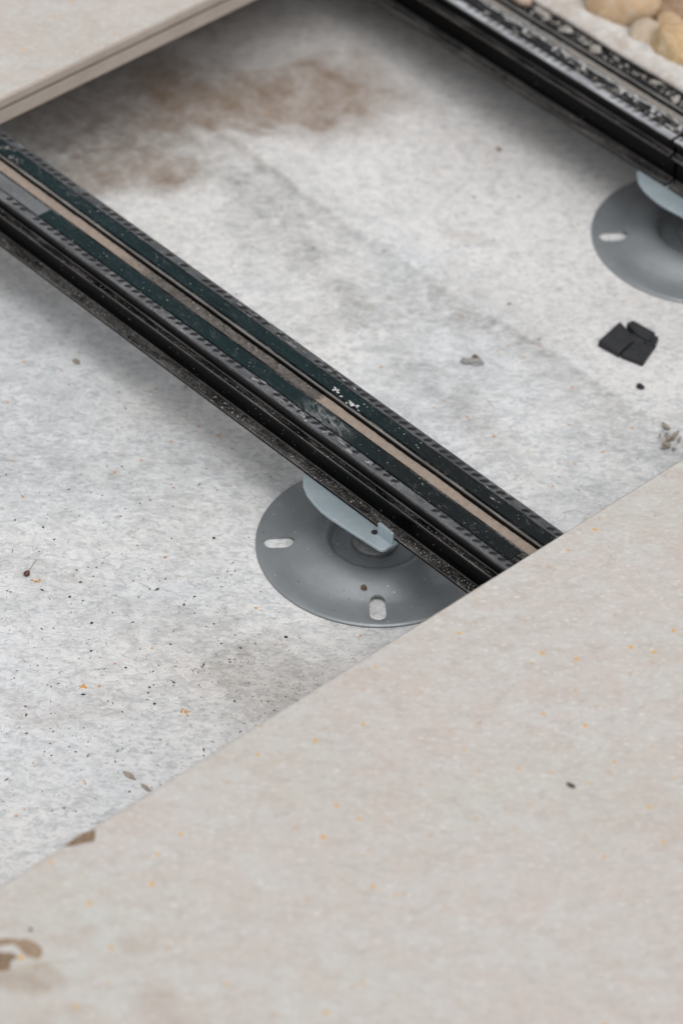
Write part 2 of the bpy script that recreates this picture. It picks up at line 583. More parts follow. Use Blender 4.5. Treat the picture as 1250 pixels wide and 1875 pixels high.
MAT['seed_stalk'] = simple('pale_stalk', (0.22, 0.18, 0.11), (0.30, 0.25, 0.16), 0.8, 300, bump=0)
MAT['gravel_bed'] = simple('gravel_bed', (0.045, 0.033, 0.025), (0.13, 0.10, 0.075), 0.95, 90, bump=0.5)


def stone_mat(name, a, b, c):
    M = Mat(name, rough=0.7, spec=0.3)
    n = M.noise(38, 5, 0.6, 0.8)
    col = M.mix(M.mr(n, 0.38, 0.60), a, b)
    n2 = M.noise(150, 4, 0.65, 0.4)
    col = M.mix(M.mr(n2, 0.52, 0.72, 0.0, 0.7), col, c)
    M.color(col)
    n3 = M.noise(700, 3, 0.6)
    col = M.mix(M.mr(n3, 0.35, 0.6, 0.35, 0.0), col, tuple(v * .6 for v in a))
    M.color(col)
    M.bump(M.math('ADD', n2, M.math('MULTIPLY', n3, 0.4)), 0.55, 0.0015)
    return M.m


MAT['stone_tan'] = stone_mat('tan_pebble', (0.42, 0.285, 0.165), (0.52, 0.385, 0.255), (0.46, 0.42, 0.37))
MAT['stone_gold'] = stone_mat('golden_pebble', (0.46, 0.31, 0.165), (0.56, 0.43, 0.28), (0.66, 0.56, 0.40))
MAT['stone_beige'] = stone_mat('beige_pebble', (0.43, 0.345, 0.26), (0.50, 0.42, 0.335), (0.40, 0.30, 0.21))
MAT['stone_grey'] = stone_mat('grey_pebble', (0.38, 0.35, 0.31), (0.47, 0.43, 0.385), (0.32, 0.27, 0.22))
MAT['stone_brown'] = stone_mat('brown_pebble', (0.26, 0.165, 0.10), (0.35, 0.24, 0.155), (0.40, 0.33, 0.26))


# ------------------------------------------------------------------ SETTING: roof deck below and the fleece on it
bm = bmesh.new()
box(bm, -30, 30, -30, 30, -0.12, -0.02)
tag(from_bm('roof_deck', bm, simple('roof_deck_screed', (0.34, 0.34, 0.335), (0.42, 0.415, 0.40), 0.9, 3, bump=0.2)),
    'grey roof deck under the white fleece', kind='structure')

GX = np.arange(-1.05, 0.62, 0.0026)
GY = np.arange(-0.72, 0.4521, 0.0026)
X, Y = np.meshgrid(GX, GY, indexing='ij')
wx = (fbm(X * 9, Y * 9, 1) - .5)
wy = (fbm(X * 9, Y * 9, 4) - .5)


def blob(cx, cy, rx, ry, ang=0.0, warp=0.06, edge=0.45, seed=0):
    """Soft ragged patch, 0..1."""
    dx, dy = X + wx * warp * 2 - cx, Y + wy * warp * 2 - cy
    c, s = math.cos(ang), math.sin(ang)
    u, v = (c * dx + s * dy) / rx, (-s * dx + c * dy) / ry
    return 1 - sstep(1 - edge, 1 + edge, np.hypot(u, v))


def ring(cx, cy, rx, ry, ang=0.0, w=0.08, warp=0.06):
    dx, dy = X + wx * warp * 2 - cx, Y + wy * warp * 2 - cy
    c, s = math.cos(ang), math.sin(ang)
    r = np.hypot((c * dx + s * dy) / rx, (-s * dx + c * dy) / ry)
    return np.exp(-((r - 1) / w) ** 2) * (0.5 + fbm(X * 40, Y * 40, 2))


# lap line of the upper fleece sheet, nearly parallel to the joists
lapy = 0.219 + 0.003 * np.sin(X * 9) + (fbm(X * 7, Y * 0, 3) - .5) * 0.012
d = Y - lapy
Z = 0.0016 * sstep(-0.004, 0.003, d)
Z += 0.0034 * np.exp(-(d / 0.012) ** 2) * (0.4 + 0.9 * fbm(X * 6, Y * 6, 5))
cry = np.interp(X, [-0.45, -0.343, -0.264, -0.209, -0.147, -0.067, 0.05], [0.20, 0.188, 0.1735, 0.1636, 0.146, 0.135, 0.12])
dc = Y - cry
Z += 0.0030 * np.exp(-(dc / 0.011) ** 2) * sstep(-0.42, -0.30, X) * (1 - sstep(-0.10, 0.03, X))
Z += 0.0065 * (fbm(X * 5.5, Y * 5.5, 0, 2) - .45) + 0.003 * (fbm(X * 15, Y * 13, 2, 3) - .5)
Z += 0.0008 * (fbm(X * 70, Y * 70, 6, 3) - .5)
# it lies flat and pressed down under the two pedestals
for px, py in ((0, 0), P2):
    k = 1 - sstep(0.070, 0.135, np.hypot(X - px, Y - py))
    Z = Z * (1 - k) + (0.0000 + 0.0003 * (fbm(X * 70, Y * 70, 6, 3) - .5)) * k
Z = np.clip(Z, -0.006, 0.012)
# turned up along the far joist
brown = np.zeros_like(X)
brown = np.maximum(brown, 0.80 * blob(-0.425, 0.268, 0.068, 0.046, 0.55, 0.10, 0.75))
brown = np.maximum(brown, 0.55 * blob(-0.395, 0.320, 0.050, 0.030, 0.9, 0.08, 0.8))
brown = np.maximum(brown, 0.80 * blob(-0.41, 0.13, 0.05, 0.035, 0.0, 0.10, 0.9))
brown = np.maximum(brown, 0.50 * blob(-0.46, 0.18, 0.10, 0.07, 0.3, 0.10, 0.6))
brown += 0.22 * ring(-0.435, 0.268, 0.070, 0.050, 0.5, 0.10, 0.09) * (X > -0.43)
brown += 0.22 * ring(-0.415, 0.13, 0.047, 0.032, 0.0, 0.10, 0.10)
brown += 0.55 * blob(-0.372, 0.232, 0.018, 0.011, 0.3, 0.05, 0.6) + 0.4 * blob(-0.425, 0.245, 0.020, 0.012, 0.3, 0.05, 0.6) + 0.35 * blob(-0.375, 0.130, 0.012, 0.016, 0.3, 0.05, 0.6)
brown += 0.35 * np.exp(-((d + 0.004) / 0.005) ** 2) * sstep(-0.30, -0.40, X)
brown += 0.30 * blob(-0.44, 0.30, 0.14, 0.09, 0.6, 0.1, 0.9)
brown += 0.30 * np.exp(-((Y - 0.247 - 0.45 * (X + 0.374)) / 0.0035) ** 2) * sstep(-0.385, -0.375, X) * (1 - sstep(-0.365, -0.34, X)) * (0.4 + fbm(X * 60, Y * 60, 3))
brown += 0.16 * ring(-0.30, 0.31, 0.055, 0.06, 0.4, 0.05, 0.08)
brown += 0.10 * blob(0.035, -0.135, 0.05, 0.03, 0.75, 0.05, 0.5)
brown += 0.30 * blob(-0.205, 0.265, 0.018, 0.008, 0.4, 0.03, 0.6)
brown += 0.13 * blob(-0.07, 0.30, 0.12, 0.06, 0.2, 0.1, 0.8)
brown += 0.22 * blob(-0.02, -0.26, 0.05, 0.012, 0.8, 0.06, 0.8) + 0.12 * blob(0.0, -0.17, 0.10, 0.07, 0.5, 0.12, 0.8)
dirt = 0.05 + (0.36 - 0.20 * sstep(-0.08, -0.2, Y)) * sstep(0.46, 0.66, fbm(X * 14 + 3, Y * 18 + 1, 2, 5)) * 0.6
dirt *= 1 - 0.85 * sstep(-0.01, 0.04, d)
dj = d + 0.006 * (fbm(X * 60, Y * 60, 3) - .5)
band = (1 - sstep(-0.003, 0.001, dj)) * np.exp(np.minimum(dj, 0) / 0.030) * sstep(-0.42, -0.34, X)
dirt += band * (0.34 + 0.42 * fbm(X * 26, Y * 40, 3))
dirt += 0.33 * np.exp(-((dc + 0.004) / 0.011) ** 2) * sstep(-0.40, -0.33, X) * (1 - sstep(-0.02, 0.05, X)) * (0.4 + fbm(X * 20, Y * 20, 7))
patch = sstep(0.004, 0.012, X + 0.012 * (fbm(X * 40, Y * 40, 1) - .5)) * sstep(-0.165, -0.150, Y + 0.25 * (X - 0.03) + 0.012 * (fbm(X * 50, Y * 50, 4) - .5)) * (1 - sstep(-0.115, -0.085, Y - 0.3 * (X - .03) + 0.02 * (fbm(X * 30, Y * 30, 2) - .5)))
dirt += 0.26 * patch
brown += 0.10 * patch
dirt += 0.30 * blob(-0.21, -0.06, 0.09, 0.05, 0.2, 0.1, 0.7)
dirt += 0.18 * blob(-0.14, -0.09, 0.07, 0.035, 0.3, 0.1, 0.7)
dirt += 0.28 * blob(-0.19, 0.14, 0.07, 0.03, 0.5, 0.1, 0.7)
dirt += 0.60 * blob(-0.50, 0.20, 0.13, 0.13, 0.0, 0.1, 0.7)
dirt += 0.22 * blob(-0.08, -0.14, 0.09, 0.03, 0.6, 0.1, 0.8)
for px, py in ((0, 0), P2):
    near = 1 - sstep(0.06, 0.085, np.hypot(X - px, Y - py))
    dirt *= 1 - near
    brown *= 1 - near
warm = 0.85 * sstep(-0.01, 0.03, d) + 0.3 * sstep(-0.12, -0.3, Y)
fl = link('membrane', grid_mesh('membrane', GX, GY, Z, {'brown': np.clip(brown, 0, 1), 'dirt': np.clip(dirt, 0, 1), 'warm': np.clip(warm, 0, 1)}), MAT['fleece'])
tag(fl, 'white geotextile fleece with grey dirt and brown water stains', kind='structure')


def zground(x, y):
    i = min(max(int(round((x - GX[0]) / 0.0026)), 0), len(GX) - 1)
    j = min(max(int(round((y - GY[0]) / 0.0026)), 0), len(GY) - 1)
    return float(Z[i, j])


# gravel bed beyond the far joist, and the fleece folded up against it
BX = np.arange(-0.9, 0.5, 0.006)
BY = np.arange(0.4365, 0.95, 0.006)
bX, bY = np.meshgrid(BX, BY, indexing='ij')
bwin = sstep(-0.41, -0.375, bX) * (1 - sstep(0.10, 0.135, bX))
bZ = 0.056 + 0.024 * bwin + 0.012 * (fbm(bX * 30, bY * 30, 3) - .5) + 0.006 * (fbm(bX * 110, bY * 110, 1) - .5)
tag(link('gravel_bed', grid_mesh('gravel_bed', BX, BY, bZ), MAT['gravel_bed']), 'brown gravel bed under the loose pebbles', kind='structure')

FX = np.arange(-0.9, 0.5, 0.003)
prof = [(0.4500, -0.004), (0.4240, 0.001), (0.4210, 0.020), (0.4200, 0.045), (0.4195, 0.070), (0.4190, 0.084), (0.4178, 0.0905), (0.4140, 0.0920), (0.4100, 0.0924),
        (0.4086, 0.0928), (0.4090, 0.0937), (0.4125, 0.0948), (0.4165, 0.0956), (0.4205, 0.0956), (0.4255, 0.0940), (0.4320, 0.0910), (0.4420, 0.0865), (0.4540, 0.0820), (0.4660, 0.0750)]
pr = np.array(prof)
tt = np.linspace(0, len(pr) - 1, 90)
py_, pz_ = np.interp(tt, range(len(pr)), pr[:, 0]), np.interp(tt, range(len(pr)), pr[:, 1])
k = np.ones(3) / 3
py_[1:-1], pz_[1:-1] = np.convolve(py_, k, 'valid'), np.convolve(pz_, k, 'valid')
me = grid_mesh('fleece_upstand', FX, tt, np.zeros((len(FX), len(tt))))
co = np.empty(len(me.vertices) * 3, np.float32)
me.vertices.foreach_get('co', co)
co = co.reshape(len(FX), len(tt), 3)
Xf, Tf = np.meshgrid(FX, tt, indexing='ij')
win = sstep(-0.398, -0.375, Xf) * (1 - sstep(0.115, 0.140, Xf))      # between the two tiles it laps over the rail
free = sstep(7.0, 9.5, Tf)
co[:, :, 1] = py_[None, :] + free * (0.0030 * (fbm(Xf * 26, Tf * 0.25, 2) - .5) + 0.0018 * (fbm(Xf * 110, Tf * .3, 4) - .5))
co[:, :, 2] = pz_[None, :] + sstep(10, 13, Tf) * (0.0050 * (fbm(Xf * 22, Tf * 0.15, 5) - .45) + 0.0016 * (fbm(Xf * 150, Tf * 0.9, 1) - .5))
lowz = np.minimum(co[:, :, 2], 0.0850 - 0.0010 * np.maximum(Tf - 8, 0))
co[:, :, 2] = win * co[:, :, 2] + (1 - win) * lowz
co[:, :, 1] = np.where(win > .98, co[:, :, 1], np.maximum(co[:, :, 1], 0.4172 + 0.0008 * np.maximum(Tf - 7, 0)))
me.vertices.foreach_set('co', co.ravel())
me.update()
fu = link('fleece_upstand', me, MAT['fleece_edge'], None, True)
tag(fu, 'strip of pale fleece folded up between the far rail and pebbles', kind='structure')
sol = fu.modifiers.new('thick', 'SOLIDIFY')
sol.thickness = 0.0016
sol.offset = 1.0


# ------------------------------------------------------------------ PAVING TILES
def tile(name, x0, x1, y0, y1, label, groove_side):
    """Slab with a kerfed edge; groove_side is the sign of x where the kerf runs in view."""
    z0, z1 = T + 0.0002, ZT
    kz0, kz1 = z0 + 0.0096, z0 + 0.0128
    g = 0.0070
    xa, xb = x0, x1
    prof_ = [(xa, z0), (xb, z0), (xb, kz0), (xb - g, kz0), (xb - g, kz1), (xb, kz1), (xb, z1 - 0.0012), (xb - 0.0012, z1 - 0.0002),
             (xa + 0.0012, z1 - 0.0002), (xa, z1 - 0.0012), (xa, kz1), (xa + g, kz1), (xa + g, kz0), (xa, kz0)]
    bm = bmesh.new()
    A = [bm.verts.new((x, y0, z)) for x, z in prof_]
    Bv = [bm.verts.new((x, y1, z)) for x, z in prof_]
    n = len(prof_)
    for i in range(n):
        bm.faces.new((A[i], A[(i + 1) % n], Bv[(i + 1) % n], Bv[i]))
    bm.faces.new(A)
    bm.faces.new(Bv)
    o = from_bm(name, bm, MAT['tile_side'])
    tag(o, label, 'paving tile', 'paving tiles laid on the rails')
    # worn face, a fine grid so that stains keep their own outline
    xs = np.arange(x0 + 0.0012, x1 - 0.0011, 0.003)
    xs[-1] = x1 - 0.0012
    ys = np.arange(y0 + 0.0005, y1, 0.003)
    ys[-1] = y1 - 0.0005
    global X, Y, wx, wy
    X, Y = np.meshgrid(xs, ys, indexing='ij')
    wx, wy = fbm(X * 14, Y * 14, 1) - .5, fbm(X * 14, Y * 14, 4) - .5
    st = np.zeros_like(X)
    if x0 > 0:
        st += 0.62 * blob(0.209, -0.454, 0.014, 0.0095, 0.5, 0.035, 0.45)
        st += 0.32 * blob(0.228, -0.395, 0.013, 0.006, 0.9, 0.02, 0.6) + 0.34 * blob(0.264, -0.401, 0.016, 0.007, 0.8, 0.02, 0.6)
        st += 0.34 * blob(0.285, -0.400, 0.016, 0.008, 0.8, 0.02, 0.6) + 0.18 * blob(0.205, -0.418, 0.010, 0.006, 0.5, 0.02, 0.6)
        st += 0.20 * blob(0.240, -0.470, 0.03, 0.014, 0.8, 0.03, 0.7)
        st += 0.12 * sstep(-0.30, -0.46, Y) * fbm(X * 30, Y * 30, 2)
    st += 0.10 * sstep(0.5, 0.75, fbm(X * 9, Y * 9, 3))
    zz = np.full_like(X, ZT) + 0.00006 * (fbm(X * 60, Y * 60, 5) - .5)
    f = link('worn_face', grid_mesh('worn_face', xs, ys, zz, {'stain': np.clip(st, 0, 1)}), MAT['tile'], o)
    return o


tile('paving_tile', XF, XF + 0.595, -0.62, 0.575, 'large beige paving slab with orange specks filling the foreground', -1)
tile('paving_tile', XB - 0.595, XB, -0.62, 0.575, 'pale paving slab with a grooved edge at the upper left corner', 1)

# ------------------------------------------------------------------ JOISTS
HALF = 0.025
TB = T - 0.0014      # body top, the strips stand proud of it


def body_profile():
    L = [(-0.025, B), (0.025, B), (0.025, B + .0024), (0.0175, B + .0032), (0.0172, T - .0185), (0.0185, T - .0178), (0.0249, T - .0172), (0.0249, T - .0150),
         (0.0205, T - .0140), (0.0195, T - .0062), (0.0225, T - .0056), (0.0249, T - .0044), (0.0250, TB),
         (0.0078, TB), (0.0066, TB - .0006), (0.0062, TB - .0016), (0.0062, T - .0080)]
    Rr = [(-y, z) for y, z in L[2:-4]][::-1]
    # the near lip of the groove reaches further in
    Rr = [(-0.0036, T - .0080), (-0.0036, TB - .0010), (-0.0042, TB - .0002), (-0.0060, TB), (-0.0064, TB)] + Rr
    return L + Rr


def add_ribs(mb, x0, x1, yc, w, z, flip=1, ln=0.0074, pitch=0.0071, skip=0.10):
    x = x0 + 0.004
    while x < x1 - 0.004:
        worn = float(fbm(np.array(x * 38. + yc * 900), np.array(2.5), 3))
        if random.random() > skip + (0.55 if worn > .60 else 0):
            a = 0.48 + random.uniform(-.06, .06)
            c, s = math.cos(a), math.sin(a)
            lx = ln * random.uniform(0.85, 1.06)
            h = 0.0005
            pts = []
            for u, v in ((-.5, -.12), (-.3, -.5), (.25, -.5), (.5, .0), (.3, .5), (-.25, .5)):
                U, V = u * lx, v * 0.0027
                pts.append((x + c * U - s * V, yc + max(-w / 2, min(w / 2, (s * U + c * V)))))
            lo = [(px, py, z) for px, py in pts]
            mx, my = sum(p[0] for p in pts) / 6, sum(p[1] for p in pts) / 6
            hi = [(mx + (px - mx) * .7, my + (py - my) * .7, z + h) for px, py in pts]
            mb.add(lo + hi, [(i, (i + 1) % 6, 6 + (i + 1) % 6, 6 + i) for i in range(6)] + [(6, 7, 8, 9, 10, 11)])
        x += pitch


def fill_mesh(x0, x1, seed, rough=0.0011):
    xs = np.arange(x0, x1, 0.002)
    ys = np.linspace(-0.0035, 0.0061, 8)
    Xa, Ya = np.meshgrid(xs, ys, indexing='ij')
    edge = (np.abs(Ya - .0013) / 0.0048) ** 2
    Za = T - .0076 + 0.0012 * fbm(Xa * 25 + seed, Ya * 60, 2) + rough * (fbm(Xa * 260 + seed, Ya * 260, 5) - .3) + 0.0008 * edge
    return grid_mesh('groove_fill', xs, ys, Za)


def fill_material(tan, grey, span):
    """Tan dust with a stretch of grey crumbs between span[0] and span[1]."""
    M = Mat('groove_dust', rough=0.95, spec=0.15)
    n = M.noise(300, 5, 0.7)
    tcol = M.mix(M.mr(n, 0.35, 0.65), tuple(c * 0.85 for c in tan), tuple(min(1, c * 1.12) for c in tan))
    gcol = M.mix(M.mr(n, 0.35, 0.65), tuple(c * 0.55 for c in grey), tuple(c * 1.5 for c in grey))
    x = M.math('ADD', M.xyz(0), M.math('MULTIPLY', M.math('SUBTRACT', M.noise(60, 4), 0.5), 0.05))
    k = M.math('MULTIPLY', M.mr(x, span[0], span[0] + 0.03), M.mr(x, span[1] - 0.008, span[1], 1.0, 0.0))
    M.color(M.mix(k, tcol, gcol))
    M.bump(n, 0.6, 0.0008)
    return M.m


def make_joist(loc, x0, x1, label, left, right, tread_l, tread_r, fill_mat, ribs_skip=0.1, dust_n=500, body_mat='black', splash=None):
    root = empty('joist', loc)
    tag(root, label, 'joist', 'black aluminium rails carrying the paving')
    bm = bmesh.new()
    prism_x(bm, body_profile(), x0, x1)
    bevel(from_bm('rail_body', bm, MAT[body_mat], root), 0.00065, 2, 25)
    # smooth strips, in lengths
    for sgn, segs in ((-1, left), (1, right)):
        for a, b, mk in segs:
            bm = bmesh.new()
            y0, y1 = (0.0080, 0.0174) if sgn > 0 else (0.0066, 0.0172)
            ys = sorted((sgn * y0, sgn * y1))
            bmesh_pts = [(ys[0], TB + 0.0001), (ys[1], TB + 0.0001), (ys[1], T - .0004), (ys[0], T - .0004)]
            prism_x(bm, bmesh_pts, max(a, x0), min(b, x1))
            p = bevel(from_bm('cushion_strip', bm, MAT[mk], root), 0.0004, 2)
            if mk == 'pad_scuffed':
                p['label'] = 'scraped grey length of cushion strip'
    for sgn, mk in ((-1, tread_l), (1, tread_r)):
        bm = bmesh.new()
        ys = sorted((sgn * 0.0181, sgn * 0.0246))
        prism_x(bm, [(ys[0], TB + .0001), (ys[1], TB + .0001), (ys[1], T - .0006), (ys[0], T - .0006)], x0, x1)
        bevel(from_bm('tread_strip', bm, MAT[mk], root), 0.0004, 2)
        mb = MB()
        add_ribs(mb, x0, x1, 0.02135 if sgn > 0 else -0.0202, 0.0058 if sgn > 0 else 0.0040, T - .00062, sgn, skip=ribs_skip, ln=0.0074 if sgn > 0 else 0.0066)
        tag(mb.build('tread_ribs', MAT['rib_pale' if mk == 'tread_pale' else 'rib'], root), kind='stuff')
    g = link('groove_fill', fill_mesh(x0 + .001, x1 - .001, loc[1] * 50), fill_mat, root)
    # settled dust: heavy on the bottom flange, thin on the walls and top
    mb = MB()
    for _ in range(dust_n):
        x = random.uniform(x0, x1)
        q = random.random()
        if q < 0.62:
            y, z = -random.uniform(.0176, .0248), B + .0026 + .0003
            z = B + .0032 - (abs(y) - .0175) / .0075 * .0008
        elif q < 0.72:
            y, z = -random.uniform(.0205, .0246), T - .0142
            z = T - .0140 - (abs(y) - .0205) / .0044 * .001
        elif q < 0.80:
            y, z = -.01735, random.uniform(B + .006, T - .021)
        else:
            y, z = random.choice((-1, 1)) * random.uniform(.0079, .0244), T - .0004
        if x < -0.42 or x > 0.17:
            continue
        if q < .62 and fbm(np.array(x * 60.), np.array(3.), 2) < .42 and random.random() < .6:
            continue
        r = random.choice((.00022, .0003, .00035, .0004)) * random.uniform(.6, 1.3)
        if q >= .80:
            r *= .7
        if random.random() < 0.03:
            r *= 1.9
        crumb(mb, x, y, z, r)
    if splash:
        for (sx0, sx1, n) in splash:
            for _ in range(n):
                x = random.uniform(sx0, sx1)
                crumb(mb, x, -random.uniform(.0180, .0245), B + .0030, random.uniform(.00025, .0009) * random.uniform(.5, 1), 0.5)
    tag(mb.build('dust', MAT['dust'], root), kind='stuff')
    return root


f1 = fill_material((0.30, 0.245, 0.205), (0.11, 0.10, 0.092), (-0.245, -0.055))
f2 = fill_material((0.25, 0.23, 0.21), (0.20, 0.19, 0.18), (-0.30, -0.22))
j1 = make_joist((0, 0, 0), -0.95, 0.70, 'black rail on the near pedestal, with two dark green strips and a sandy groove',
                [(-0.95, -0.3095, 'pad_scuffed'), (-0.3090, 0.1290, 'pad'), (0.1340, 0.70, 'pad')],
                [(-0.95, 0.70, 'pad')], 'tread', 'tread_dark', f1, 0.08, 5200, 'black', [(-0.13, -0.10, 26), (0.0, 0.012, 14), (0.09, 0.125, 34)])
j2 = make_joist((0, DY, 0), -0.95, -0.0990, 'black rail at the top right with whitened strips caked in mortar',
                [(-0.95, -0.32, 'pad_scuffed'), (-0.3190, -0.0995, 'pad_caked')],
                [(-0.95, -0.0995, 'pad_spattered')], 'tread_pale', 'tread_dark', f2, 0.12, 500, 'black_clean')
j3 = make_joist((0, DY, 0), -0.0965, 0.70, 'short end of black rail butted on at the right edge of the photo',
                [(-0.0960, 0.70, 'pad_spattered')], [(-0.0960, 0.70, 'pad_spattered')], 'tread_pale', 'tread_dark', f2, 0.12, 300, 'black_clean')

# whitish scrape and paint flecks on the near rail
mb = MB()


def flake(mb, x, y, z, rx, ry, n=9, th=0.00018, jag=0.35):
    a0 = random.uniform(0, 6.28)
    pts = []
    for i in range(n):
        a = a0 + 6.283 * i / n
        k = 1 + random.uniform(-jag, jag)
        pts.append((x + rx * k * math.cos(a), y + ry * k * math.sin(a)))
    mb.add([(px, py, z) for px, py in pts] + [(x + (px - x) * .8, y + (py - y) * .8, z + th) for px, py in pts],
           [(i, (i + 1) % n, n + (i + 1) % n, n + i) for i in range(n)] + [tuple(range(n, 2 * n))])


for cx_, cy_, n_, rr in ((-0.0525, .0112, 6, .0011), (-0.0455, .0090, 3, .0007), (-0.0375, .0085, 8, .0013), (-0.0310, .0098, 4, .0008), (-0.030, .0150, 2, .0005), (0.085, .0135, 6, .0004), (0.02, .012, 3, .0004)):
    for _ in range(n_):
        flake(mb, cx_ + random.gauss(0, .0019), cy_ + random.gauss(0, .0007), T - .00042, rr * random.uniform(.4, 1.5), rr * random.uniform(.25, .7), 10, jag=.6)
tag(mb.build('paint_flecks', simple('white_paint', (0.50, 0.50, 0.49), (0.66, 0.66, 0.65), 0.7, 400), j1), kind='stuff')
mb = MB()
for _ in range(14):
    flake(mb, random.uniform(-0.10, 0.02), -random.uniform(.0185, .0240), T - .0001, random.uniform(.001, .0045), random.uniform(.0006, .0018), 11)
for _ in range(30):
    flake(mb, random.gauss(-0.095, .045), random.uniform(.0186, .0240), T - .0001, random.uniform(.0008, .0032), random.uniform(.0002, .0006), 9, jag=.5)
tag(mb.build('scrape', simple('scraped_grey', (0.13, 0.135, 0.14), (0.32, 0.325, 0.33), 0.6, 500), j1), kind='stuff')
mb = MB()
for _ in range(110):                                   # grey crumbs along the sides of the groove
    crumb(mb, random.uniform(-0.24, -0.055), random.choice((random.uniform(-.0034, -.0015), random.uniform(-.0034, -.0015), random.uniform(.0035, .0060))), T - .0064, random.uniform(.0003, .0010), 0.7)
tag(mb.build('groove_crumbs', MAT['mortar'], j1), kind='stuff')


def lump_mesh(r, seed, amp=0.35, sub=2, freq=1.6, squash=(1, 1, 0.6)):
    bm = bmesh.new()
    bmesh.ops.create_icosphere(bm, subdivisions=sub, radius=1.0)
    from mathutils import noise as mn
    off = Vector((seed * 3.7, seed * 1.3, seed * 2.1))
    for v in bm.verts:
        n = mn.noise(v.co * freq + off) + 0.5 * mn.noise(v.co * freq * 2.3 + off)
        v.co *= 1 + amp * n
    for v in bm.verts:
        v.co = Vector((v.co.x * r * squash[0], v.co.y * r * squash[1], v.co.z * r * squash[2]))
    me = bpy.data.meshes.new('lump')
    bm.to_mesh(me)
    bm.free()
    return me


# mortar blobs dried onto the far rail's outer strip
def joined_lumps(name, spots, mat, parent):
    bm = bmesh.new()
    for i, (x, y, z, r, sq) in enumerate(spots):
        me = lump_mesh(r, i + 2, 0.75, 3, 2.2, sq)
        me.transform(Matrix.Translation((x, y, z)) @ Matrix.Rotation(random.uniform(0, 6), 4, 'Z'))
        bm.from_mesh(me)
        bpy.data.meshes.remove(me)
    return from_bm(name, bm, mat, parent, True)


sp = []
for _ in range(110):
    x = random.uniform(-0.29, -0.10)
    q_ = random.gauss(0, 1)
    sp.append((x, min(.0185, max(.0082, .0130 + .003 * q_)), T - .0004, random.choice((.0003, .0004, .0006, .0008, .0011)), (1.8, 0.8, 0.3)))
sp += [(-0.236, .013, T - .0003, .0036, (1.3, 1, .35)), (-0.206, .012, T - .0003, .0042, (1.2, 1, .35)), (-0.150, .016, T - .0003, .0026, (1.9, .8, .3)),
       (-0.128, .012, T - .0003, .0024, (1.9, .8, .3)), (-0.266, .017, T - .0003, .0040, (1.6, 1, .35)), (-0.258, .015, T - .0003, .0030, (1.6, 1, .35))]
joined = joined_lumps('mortar_spatter', sp, MAT['mortar'], j2)
tag(joined, 'dried mortar spatter on the far rail', kind='stuff')
mb = MB()
for _ in range(12):
    flake(mb, random.uniform(-0.30, -0.10), -random.uniform(.0078, .0172), T - .00042, random.uniform(.0008, .004), random.uniform(.0004, .0011), 9)
for x in (-0.255, -0.226, -0.197, -0.161, -0.131, -0.104):
    for k in range(3):                                 # smears dragged across the strip
        flake(mb, x + k * .0012 + random.uniform(-.001, .001), -.0080 - k * .0020, T - .0004, random.uniform(.0010, .0024), random.uniform(.0009, .0014), 9)
for x in np.arange(-0.30, -0.10, 0.0042):
    flake(mb, x + random.uniform(-.002, .002), -random.uniform(.0066, .0080), T - .0004, random.uniform(.002, .006), random.uniform(.0005, .0011), 9)
tag(mb.build('plaster_smears', simple('whitish_plaster', (0.33, 0.33, 0.335), (0.50, 0.50, 0.50), 0.8, 300), j2), kind='stuff')


# ------------------------------------------------------------------ PEDESTALS
def lathe_bm(prof_, n=96):
    bm = bmesh.new()
    rings = []
    for r, z in prof_:
        if r < 1e-6:
            rings.append([bm.verts.new((0, 0, z))])
        else:
            rings.append([bm.verts.new((r * math.cos(2 * math.pi * i / n), r * math.sin(2 * math.pi * i / n), z)) for i in range(n)])
    for a, b in zip(rings, rings[1:]):
        for i in range(n):
            j = (i + 1) % n
            if len(a) == 1:
                bm.faces.new((a[0], b[j], b[i]))
            elif len(b) == 1:
                bm.faces.new((a[i], a[j], b[0]))
            else:
                bm.faces.new((a[i], a[j], b[j], b[i]))
    return bm


def base_disc():
    top = [(0, .0036), (.012, .0036), (.0240, .0036), (.0252, .0031), (.0264, .0034), (.0285, .0066), (.0305, .0096), (.0330, .0106), (.0355, .0109), (.039, .0104), (.044, .0085), (.050, .0056),
           (.0545, .0036), (.0575, .0028), (.062, .0025), (.068, .0024), (.0732, .0024), (.0743, .0021), (.0750, .0014)]
    bot = [(.0750, .0006), (.0742, .0002), (.068, .0003), (.062, .0006), (.056, .0016), (.050, .0036), (.044, .0058), (.038, .0071), (.0335, .0074), (.0310, .0064), (.0285, .0030), (.0262, .0016), (.0245, .0014), (0, .0014)]
    bm = lathe_bm(top + bot, 128)
    o = from_bm('base_plate', bm, MAT['disc'], None, True)
    cb = bmesh.new()
    for k in range(4):
        a = math.radians(-41.5 + 90 * k)
        pts = []
        L, W = 0.0098, 0.0053
        for i in range(13):
            t = -math.pi / 2 + math.pi * i / 12
            pts.append((0.0602 + (L - W) + W * math.cos(t), W * math.sin(t)))
        for i in range(13):
            t = math.pi / 2 + math.pi * i / 12
            pts.append((0.0602 - (L - W) + W * math.cos(t), W * math.sin(t)))
        pts = [(x * math.cos(a) - y * math.sin(a), x * math.sin(a) + y * math.cos(a)) for x, y in pts]
        prism_z(cb, pts, -0.01, 0.02)
    cut = from_bm('slot_cutter', cb)
    bo = o.modifiers.new('slots', 'BOOLEAN')
    bo.operation = 'DIFFERENCE'
    bo.object = cut
    bo.solver = 'EXACT'
    dg = bpy.context.evaluated_depsgraph_get()
    me = bpy.data.meshes.new_from_object(o.evaluated_get(dg))
    o.modifiers.clear()
    old = o.data
    o.data = me
    bpy.data.meshes.remove(old)
    bpy.data.objects.remove(cut)
    try:
        me.set_sharp_from_angle(angle=math.radians(38))
    except Exception:
        pass
    return o


